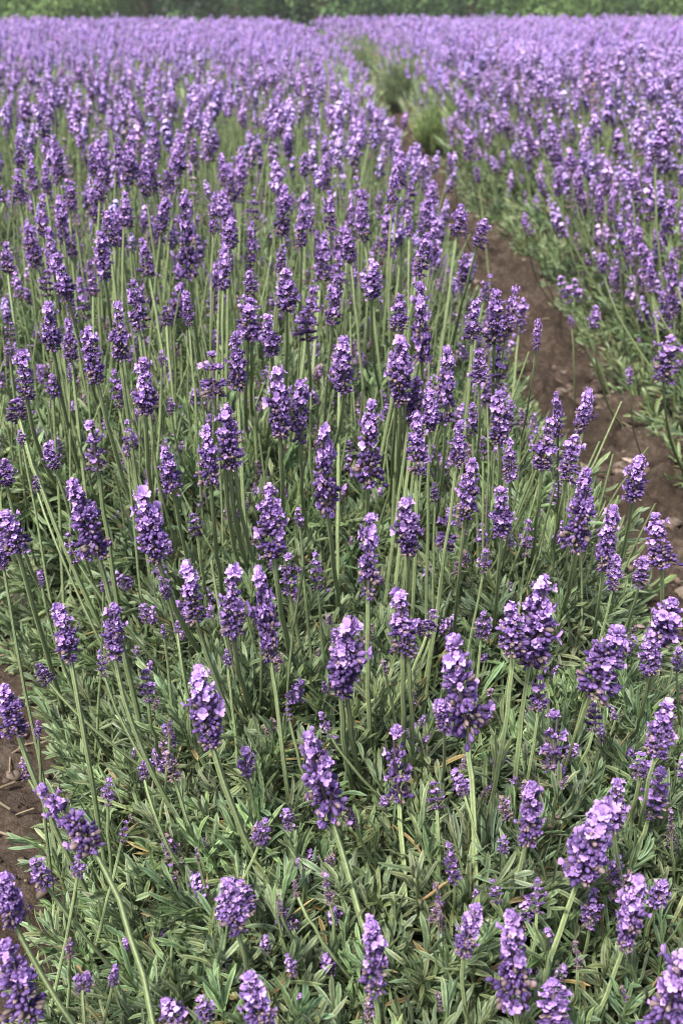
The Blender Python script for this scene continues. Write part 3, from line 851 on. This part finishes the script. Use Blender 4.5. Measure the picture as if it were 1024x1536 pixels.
tag(fm, 'purple lavender blossom filling both beds of the field to its far edge', 'lavender blossom', None, 'stuff')

# green stalks that carry no open flower
def stalks(mesh, n, x0, x1, y0, y1, rr, ns=4, sides=4):
    x, y = rng.uniform(x0, x1, n), rng.uniform(y0, y1, n)
    k = (np.abs(x) < .36 * y + .35); x, y = x[k], y[k]
    cn = canopy(x, y); k = cn > .23; x, y, cn = x[k], y[k], cn[k]; n = len(x)
    lo = lean_out(x, y)
    H = cn + rng.uniform(.02, .17, n) * (1 - .5 * np.abs(np.clip(lo, -1, 1)))
    R = np.stack([x, y, cn - .07], 1)
    B = np.stack([x + (rng.normal(0, .16, n) + .4 * lo) * (H - cn + .07), y + rng.normal(0, .16, n) * (H - cn + .07), H], 1)
    t = np.linspace(0, 1, ns)[None, :, None]
    ctl = (R + B) / 2 + rng.normal(0, .010, (n, 3))
    pts = (1 - t) ** 2 * R[:, None] + 2 * t * (1 - t) * ctl[:, None] + t * t * B[:, None]
    a = np.arange(sides) / sides * 2 * math.pi
    ring = np.stack([np.cos(a), np.sin(a), 0 * a], 1) * rr
    V = (pts[:, :, None, :] + ring[None, None]).reshape(-1, 3)
    F = (grid_faces(ns, sides, True)[None] + (np.arange(n) * ns * sides)[:, None, None]).reshape(-1, 4)
    C = np.repeat((np.array(STEM_C) * .45 + np.array(RIB_C) * .55) * rng.uniform(.7, 1.15, (n, 1)), ns * sides, 0)
    mesh.add((V, F, C))
stalks(stem_mass, 600, -.8, .6, .75, 1.3, .0014)
stalks(stem_mass, 1500, -1.3, 1.3, 1.3, 2.6, .0014)
stalks(stem_mass, 3600, -2.6, 2.6, 2.6, 6.0, .0017)
# ------------------------------------------------------------------ foliage
def leaf(L, W, bend, rows=7, cols=3, fold=.35, seed=0):
    """narrow blunt leaf growing along +Z, arching towards +Y, rolled edges"""
    r = np.random.default_rng(seed)
    t = np.linspace(0, 1, rows)
    wd = W * .5 * np.interp(t, [0, .12, .45, .75, .92, 1], [.32, .55, .9, 1.0, .7, .16])
    ang = bend * t * (1.0) + .12 * np.sin(t * 5 + r.uniform(0, 6))
    st = L / (rows - 1)
    z = np.concatenate([[0], np.cumsum(np.cos(ang[:-1]) * st)]); y = np.concatenate([[0], np.cumsum(np.sin(ang[:-1]) * st)])
    sway = .06 * L * np.sin(t * 3 + r.uniform(0, 6)) * t
    V, C = [], []
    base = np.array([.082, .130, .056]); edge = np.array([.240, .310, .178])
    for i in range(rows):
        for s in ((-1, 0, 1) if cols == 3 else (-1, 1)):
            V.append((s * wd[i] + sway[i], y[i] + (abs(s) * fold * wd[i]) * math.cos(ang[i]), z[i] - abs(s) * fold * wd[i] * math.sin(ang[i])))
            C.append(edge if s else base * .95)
    return np.array(V), grid_faces(rows, cols), np.array(C)

def shoot(seed, rows, cols, n_nodes, big=1.0, up=False):
    r = np.random.default_rng(seed)
    m = Mesh()
    Ls = r.uniform(.055, .085) * big
    if cols == 3: m.add(tube([(0, 0, -.03), (.002, 0, Ls * .5), (0, .002, Ls)], [.0016, .0014, .0009], 5, (.13, .18, .075)))
    for i in range(n_nodes):
        f = i / (n_nodes - 1)
        for q in (0, 1):
            az = q * math.pi + i * math.pi / 2 + r.uniform(-.5, .5)
            op = np.interp(f, [0, .6, 1], [1.05, .75, .25]) * (.55 if up else 1) + r.uniform(-.2, .2)
            L = np.interp(f, [0, .4, 1], [.038, .046, .026]) * r.uniform(.75, 1.3) * big
            lf = leaf(L, r.uniform(.0038, .0058) * big, r.uniform(-.9, 1.0), rows, cols, r.uniform(.15, .5), int(r.integers(1e6)))
            d = np.array([[math.cos(az) * math.sin(op), math.sin(az) * math.sin(op), math.cos(op)]])
            fr = frames(d, np.array([0, 0, 1.0]), r.uniform(-.4, .4, 1))
            P = np.array([[0, 0, Ls * f]])
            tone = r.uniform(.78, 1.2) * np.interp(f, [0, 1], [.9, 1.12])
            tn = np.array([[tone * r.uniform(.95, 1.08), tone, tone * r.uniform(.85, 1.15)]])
            if r.random() < .05 and f < .5: tn = tn * np.array([[1.9, 1.15, .95]])
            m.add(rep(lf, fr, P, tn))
    return m.tup()

SH_HI = [shoot(i, 7, 3, 9, .80) for i in range(14)]
SH_MID = [shoot(50 + i, 5, 3, 8, .88, i % 2 == 0) for i in range(10)]
SH_LOW = [shoot(80 + i, 3, 2, 6, 1.5, True) for i in range(8)]

def scatter(mesh, shoots, x, y, depth, upness, size=(.8, 1.2), extra_lift=0):
    cn = canopy(x, y)
    k = cn > .035
    x, y, cn = x[k], y[k], cn[k]
    e = .02
    gx = (canopy(x + e, y) - canopy(x - e, y)) / (2 * e); gy = (canopy(x, y + e) - canopy(x, y - e)) / (2 * e)
    n = len(x)
    nr = nrm(np.stack([-np.clip(gx, -2, 2), -np.clip(gy, -2, 2), np.ones(n)], 1))
    d = nrm(nr * (1 - upness) + np.array([0, 0, upness]) + rng.normal(0, .33, (n, 3)))
    s = rng.uniform(size[0], size[1], n)
    dep = rng.uniform(depth[0], depth[1], n)
    P = np.stack([x, y, np.maximum(cn - .055 + extra_lift, .015)], 1) - nr * (dep * np.minimum(1, cn / .25))[:, None]
    P[:, 2] = np.maximum(P[:, 2], .012)
    fr = frames(d, np.array([0, 1.0, 0]), rng.uniform(0, 6.28, n)) * s[:, None, None]
    big = vnoise(x, y, 4.5, 71)
    tint = (.90 + .4 * big)[:, None] * rng.uniform(.85, 1.15, (n, 1)) * np.array([1, 1, 1]) * (1 + rng.normal(0, .05, (n, 3)))
    wh = rng.integers(0, len(shoots), n)
    for q in range(len(shoots)):
        m = wh == q
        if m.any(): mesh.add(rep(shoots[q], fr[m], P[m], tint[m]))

def area_pts(x0, x1, y0, y1, dens):
    n = int((x1 - x0) * (y1 - y0) * dens)
    return rng.uniform(x0, x1, n), rng.uniform(y0, y1, n)

def undergrowth(mesh, x0, x1, ys, nx):
    """the dense twiggy heart of the bed below the leaf tips"""
    xs = np.linspace(x0, x1, nx)
    X, Y = np.meshgrid(xs, ys)
    Z = canopy(X, Y)
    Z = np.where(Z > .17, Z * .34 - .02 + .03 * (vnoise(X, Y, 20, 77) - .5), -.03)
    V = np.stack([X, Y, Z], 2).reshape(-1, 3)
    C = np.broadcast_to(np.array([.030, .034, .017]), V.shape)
    mesh.add((V, grid_faces(len(ys), nx), C))

leftm, rightm = Mesh(), Mesh()
leftm.add(stem_mass.tup())
undergrowth(leftm, -1.0, .85, np.linspace(.2, 2.6, 110), 80)
x, y = area_pts(-.75, .85, .28, 1.25, 3500)
scatter(leftm, SH_HI, x, y, (-.01, .075), .35)
x, y = area_pts(-1.3, -.38, 1.2, 1.8, 2600)
scatter(leftm, SH_HI, x, y, (-.01, .06), .25, (.9, 1.25))
x, y = area_pts(-1.05, .62, 1.25, 2.6, 2300)
scatter(leftm, SH_MID, x, y, (.0, .06), .62, (.85, 1.3))
# right bed near
undergrowth(rightm, .5, 2.2, np.linspace(1.2, 6.0, 150), 70)
x, y = area_pts(.5, 1.9, 1.2, 3.2, 2000)
scatter(rightm, SH_MID, x, y, (.0, .06), .45, (.85, 1.3))
x, y = area_pts(.45, 2.9, 3.2, 6.0, 800)
scatter(rightm, SH_MID, x, y, (.0, .05), .5, (1.1, 1.6))
# farther back on both sides
for (y0, y1, dens, sz) in ((2.6, 6.0, 600, (1.0, 1.5)), (6.0, 12.0, 150, (1.2, 1.8)), (12.0, FIELD_END, 50, (1.3, 2.0))):
    h = .34 * y1 * 1.15 + .6
    x, y = area_pts(-h, h, y0, y1, dens)
    k = np.abs(x) < .34 * y * 1.15 + .6
    x, y = x[k], y[k]
    l = x < path_mid(y)
    scatter(leftm, SH_LOW if y0 > 2.7 else SH_MID, x[l], y[l], (.0, .05), .8, sz)
    if y0 > 5: scatter(rightm, SH_LOW, x[~l], y[~l], (.0, .05), .7, sz)
# low heart of the beds in the distance
ysf = np.concatenate([np.linspace(2.6, 12, 90), np.linspace(12.3, FIELD_END, 60)])
undergrowth(leftm, -14, .5, ysf, 90)
undergrowth(rightm, -2.2, 14, ysf[ysf > 6.0], 110)
tag(link('lavender_foliage', leftm.data('lavender_foliage', M_LEAF)), 'grey green lavender leaves and stalks of the big bed in front of the path', 'foliage', None, 'stuff')
tag(link('lavender_foliage', rightm.data('lavender_foliage', M_LEAF)), 'green lavender leaves of the bed across the dirt path', 'foliage', None, 'stuff')

# ------------------------------------------------------------------ green bushes beside the path
def bush(x, y, w_, h_, n, label, tint, flowers_n=0):
    e = link('lavender_bush', None); e.location = (x, y, 0)
    r = np.random.default_rng(int(x * 1000 + y * 77))
    az = r.uniform(0, 6.283, n); q = np.sqrt(r.random(n))
    el = q * 1.25
    tipz = h_ * np.cos(el * .8) * r.uniform(.45, 1.15, n)
    P0 = np.stack([np.cos(az) * q * w_ * .18, np.sin(az) * q * w_ * .18, 0 * az + .02], 1)
    P1 = np.stack([np.cos(az) * np.sin(el) * w_ * .55, np.sin(az) * np.sin(el) * w_ * .55, np.maximum(tipz, .06)], 1)
    d = nrm(P1 - P0 + np.array([0, 0, .08]))
    m = Mesh(); s = Mesh()
    for k in range(n):
        s.add(tube(bez(P0[k], (P0[k] + P1[k]) / 2 + np.array([0, 0, .04]), P1[k], 4), .002, 4, (.15, .20, .085)))
    for f in (1.0, .8, .58, .36):
        wh = r.integers(0, len(SH_LOW), n)
        PP = P0 * (1 - f) + P1 * f + np.array([0, 0, .16 * f * (1 - f)])
        fr = frames(d + r.normal(0, .18, (n, 3)), np.array([0, 1.0, 0]), r.uniform(0, 6.28, n)) * r.uniform(.9, 1.3, n)[:, None, None]
        t = np.array(tint) * r.uniform(.8, 1.2, (n, 1))
        for a in range(len(SH_LOW)):
            mk = wh == a
            if mk.any(): m.add(rep(SH_LOW[a], fr[mk] * r.uniform(.38, .6), PP[mk], t[mk]))
    link('foliage', m.data('foliage', M_LEAF), e)
    link('stems', s.data('stems', M_STEM), e)
    tag(e, label, 'lavender bush', 'green bushes along the far side of the path', 'thing')
for a in ((0.47, 9.2, .26, .36, 240, 'rounded green bush, middle of the three beside the far path', (.85, .88, .80)),
          (0.57, 6.5, .26, .29, 240, 'nearest bright green bush on the right of the path', (.90, 1.0, .68)),
          (0.22, 13.2, .34, .44, 90, 'farthest grey green bush, where the path bends out of sight', (.80, .82, .78))):
    bush(*a)


# ------------------------------------------------------------------ clods, straw and stones on the soil
def rock(seed, squash=.6):
    r = np.random.default_rng(seed)
    nl, na = 6, 8
    th = np.linspace(.12, math.pi - .12, nl); ph = np.arange(na) / na * 6.283
    rad = 1 + r.normal(0, .14, (nl, na))
    V = np.stack([rad * np.sin(th)[:, None] * np.cos(ph), rad * np.sin(th)[:, None] * np.sin(ph), rad * np.cos(th)[:, None] * squash + 0 * ph], 2).reshape(-1, 3)
    F = np.concatenate([grid_faces(nl, na, True), [[0, 1, 2, 3], [0, 3, 4, 5], [0, 5, 6, 7], [40, 43, 42, 41], [40, 45, 44, 43], [40, 47, 46, 45]]])
    return V, F, np.ones_like(V)
ROCKS = [rock(i) for i in range(6)]
clods = Mesh()
def drop_clods(x, y, smin, smax, cols):
    n = len(x)
    s = smin + (smax - smin) * rng.random(n) ** 3
    wh = rng.integers(0, 6, n)
    fr = frames(np.array([0, 0, 1.0]) + rng.normal(0, .3, (n, 3)), np.array([0, 1.0, 0]), rng.uniform(0, 6.28, n)) * s[:, None, None]
    P = np.stack([x, y, .020 + s * .1], 1)
    cc = np.array(cols)[rng.integers(0, len(cols), n)] * rng.uniform(.7, 1.2, (n, 1))
    for k in range(6):
        m = wh == k
        if m.any(): clods.add(rep(ROCKS[k], fr[m], P[m], cc[m]))
SOILC = [(.062, .044, .035), (.04, .028, .022), (.10, .075, .06), (.062, .044, .035), (.17, .135, .11)]
y = 1.0 + 11 * rng.random(15000) ** 1.6; x = path_mid(y) + rng.normal(0, .13, 15000)
drop_clods(x, y, .002, .021, SOILC)
x, y = rng.uniform(-1.0, -.3, 1800), rng.uniform(.7, 1.8, 1800)
drop_clods(x, y, .002, .011, SOILC)
tag(link('soil_clods', clods.data('soil_clods', M_STONE)), 'brown crumbs of soil and grit lying on the path', 'soil', None, 'stuff')
straw = Mesh()
def drop_straw(x, y):
    for a, b in zip(x, y):
        L = rng.uniform(.012, .05); az = rng.uniform(0, 6.28)
        d = np.array([math.cos(az), math.sin(az), rng.uniform(-.05, .15)]) * L
        p = np.array([a, b, rng.uniform(.024, .034)])
        straw.add(tube(bez(p, p + d * .5 + rng.normal(0, .004, 3), p + d, 4), rng.uniform(.0008, .002), 4, np.array([.27, .215, .15]) * rng.uniform(.55, 1.15)))
y = 1.0 + 7 * rng.random(420) ** 1.5
drop_straw(path_mid(y) + rng.normal(0, .14, 420), y)
drop_straw(rng.uniform(-.8, -.34, 320), rng.uniform(.75, 1.6, 320))
tag(link('dry_straw', straw.data('dry_straw', M_STEM)), 'pale dry stalks and twigs littering the bare soil', 'straw', None, 'stuff')

STONE_AT = [(605, 181, .040, 'pale pinkish stone at the far end of the dirt path'),
            (606, 208, .030, 'pale stone on the far path, just nearer than the pinkish one'),
            (819, 481, .022, 'flat pale stone mid path, beside the lone slim flower spike'),
            (862, 523, .018, 'small buff stone on the path below the flat pale stone'),
            (941, 694, .030, 'longish pale stone on the path edge by the leafy bed'),
            (915, 672, .016, 'small round stone near the longish pale one on the path')]
for k, (px, py, sz, lab) in enumerate(STONE_AT):
    p = ray_at_height(px, py, .02)
    o = link('stone', Mesh().add((ROCKS[k % 6][0] * np.array([1.3, .9, .6]) * sz * .5, ROCKS[k % 6][1], np.ones_like(ROCKS[k % 6][0]) * np.array([.36, .29, .25]))).data('stone', M_STONE))
    o.location = (p[0], p[1], .022 + sz * .05); o.rotation_euler = (0, .15, k * 1.7)
    tag(o, lab, 'stone', 'stones on the path', 'thing')


# ------------------------------------------------------------------ trees behind the field
def tree(x, y, h_, r_, col, n, label, seed):
    r = np.random.default_rng(seed)
    e = link('tree', None); e.location = (x, y, 0)
    limbs = Mesh().add(tube([(0, 0, 0), (.05, 0, h_ * .3), (0, .05, h_ * .75)], [h_ * .035, h_ * .027, h_ * .008], 8, (.10, .075, .05)))
    nb = 9
    cen = []
    for k in range(nb):
        a = k / nb * 6.283 + r.uniform(-.3, .3); zz = h_ * r.uniform(.22, .85)
        q = r_ * r.uniform(.35, .75) * (1 - .35 * zz / h_)
        c = np.array([math.cos(a) * q, math.sin(a) * q, zz])
        limbs.add(tube([(0, 0, zz * .5), c * np.array([.5, .5, .85]), c], [h_ * .012, h_ * .008, h_ * .003], 5, (.10, .075, .05)))
        cen.append(c)
    for k in range(26):
        a = r.uniform(0, 6.283)
        cen.append(np.array([math.cos(a) * r_ * r.uniform(.5, .95), math.sin(a) * r_ * r.uniform(.5, .95), h_ * r.uniform(.03, .5)]))
    for k in range(6): cen.append(np.array([r.uniform(-.4, .4) * r_, r.uniform(-.4, .4) * r_, h_ * r.uniform(.5, .92)]))
    cen = np.array(cen)
    link('trunk', limbs.data('trunk', M_BARK), e)
    per = n // len(cen)
    q = np.array([(-.5, 0, 0), (0, .28, .05), (.5, 0, 0), (0, -.28, .05)]) * .11
    t = (q, np.array([[0, 1, 2, 3]]), np.ones((4, 3)))
    m = Mesh()
    for c in cen:
        rad = r_ * r.uniform(.24, .42)
        d = nrm(r.normal(0, 1, (per, 3)))
        P = c + d * (rad * r.uniform(.35, 1.05, (per, 1)) ** .6) * np.array([1, 1, .8])
        P[:, 2] = np.maximum(P[:, 2], .05)
        cc = np.array(col) * r.uniform(.8, 1.25) * r.uniform(.75, 1.3, (per, 1))
        m.add(rep(t, frames(d + r.normal(0, .7, (per, 3)), np.array([0, 0, 1.0]), r.uniform(0, 6.28, per)) * r.uniform(.7, 1.4, (per, 1, 1)), P, cc))
    link('crown', m.data('crown', M_TREE), e)
    tag(e, label, 'tree', 'trees behind the lavender field', 'thing')
G1, G2, G3, G4 = (.215, .34, .12), (.095, .18, .085), (.15, .26, .105), (.065, .135, .08)
TREES = [(-9.6, 30.5, 3.0, 2.0, G1, 'light green bushy tree at the left end of the tree line'),
         (-7.2, 31.0, 3.2, 2.0, G1, 'second light green tree from the left end of the tree line'),
         (-5.0, 32.0, 4.6, 2.2, G3, 'mid green tree left of the dark part of the tree line'),
         (-2.7, 32.5, 5.2, 2.3, G2, 'dark green tree left of the path end, behind the field'),
         (-0.6, 32.0, 4.8, 2.2, G3, 'mid green tree straight beyond the bend of the path'),
         (1.1, 33.0, 5.5, 2.3, G4, 'darkest tree of the line, just right of the path end'),
         (3.2, 31.2, 3.8, 2.0, G3, 'mid green tree beside the darkest one on its right'),
         (5.0, 30.6, 3.0, 1.7, G1, 'light green bushy tree in the right half of the tree line'),
         (6.8, 32.0, 4.4, 2.1, G2, 'dark green tree between two light ones at the right'),
         (8.7, 30.6, 3.1, 1.9, G1, 'light green bushy tree at the right end of the tree line'),
         (10.9, 31.6, 4.0, 2.1, G3, 'mid green tree past the right end of the field view'),
         (-12.0, 31.6, 4.2, 2.2, G3, 'mid green tree past the left end of the field view')]
for k, a in enumerate(TREES): tree(a[0], a[1] - 2.0, a[2], a[3], a[4], 11000, a[5], 900 + k)
woodm = Mesh()
for k in range(26):
    xx = -26 + k * 2.1
    r = np.random.default_rng(k)
    n = 2600
    d = nrm(r.normal(0, 1, (n, 3)))
    P = np.array([xx, 36 + r.uniform(-1, 1.5), 2.6]) + d * np.array([1.9, 1.2, 3.0]) * r.uniform(.5, 1, (n, 1)) ** .4
    P = P[P[:, 2] > .05]; d = d[:len(P)]
    q = np.array([(-.5, 0, 0), (0, .28, .05), (.5, 0, 0), (0, -.28, .05)]) * .26
    c = np.array((G2, G3, G4)[k % 3]) * r.uniform(.7, 1.25, (len(P), 1))
    woodm.add(rep((q, np.array([[0, 1, 2, 3]]), np.ones((4, 3))), frames(d + r.normal(0, .6, d.shape), np.array([0, 0, 1.0])), P, c))
tag(link('far_woods', woodm.data('far_woods', M_TREE)), 'dark wood closing the view behind the tree line', 'wood', None, 'stuff')


# ------------------------------------------------------------------ thin haze over the field, greying the far rows and trees
def haze(density):
    x0, x1, y0, y1, z0, z1 = -95, 95, -35, 105, -1.0, 7.5
    V = np.array([(x, y, z) for z in (z0, z1) for y in (y0, y1) for x in (x0, x1)], float)
    F = np.array([(0, 2, 3, 1), (4, 5, 7, 6), (0, 1, 5, 4), (2, 6, 7, 3), (0, 4, 6, 2), (1, 3, 7, 5)])
    m, n, out = new_mat('haze')
    pv = n.nodes.new('ShaderNodeVolumePrincipled')
    pv.inputs['Color'].default_value = (.90, .93, .95, 1)
    pv.inputs['Density'].default_value = density
    n.links.new(pv.outputs[0], out.inputs['Volume'])
    o = link('haze', Mesh().add((V, F, np.ones_like(V))).data('haze', m, False))
    tag(o, 'pale haze in the air over the field', 'haze', None, 'stuff')
haze(0.0018)
S.cycles.volume_bounces = 0
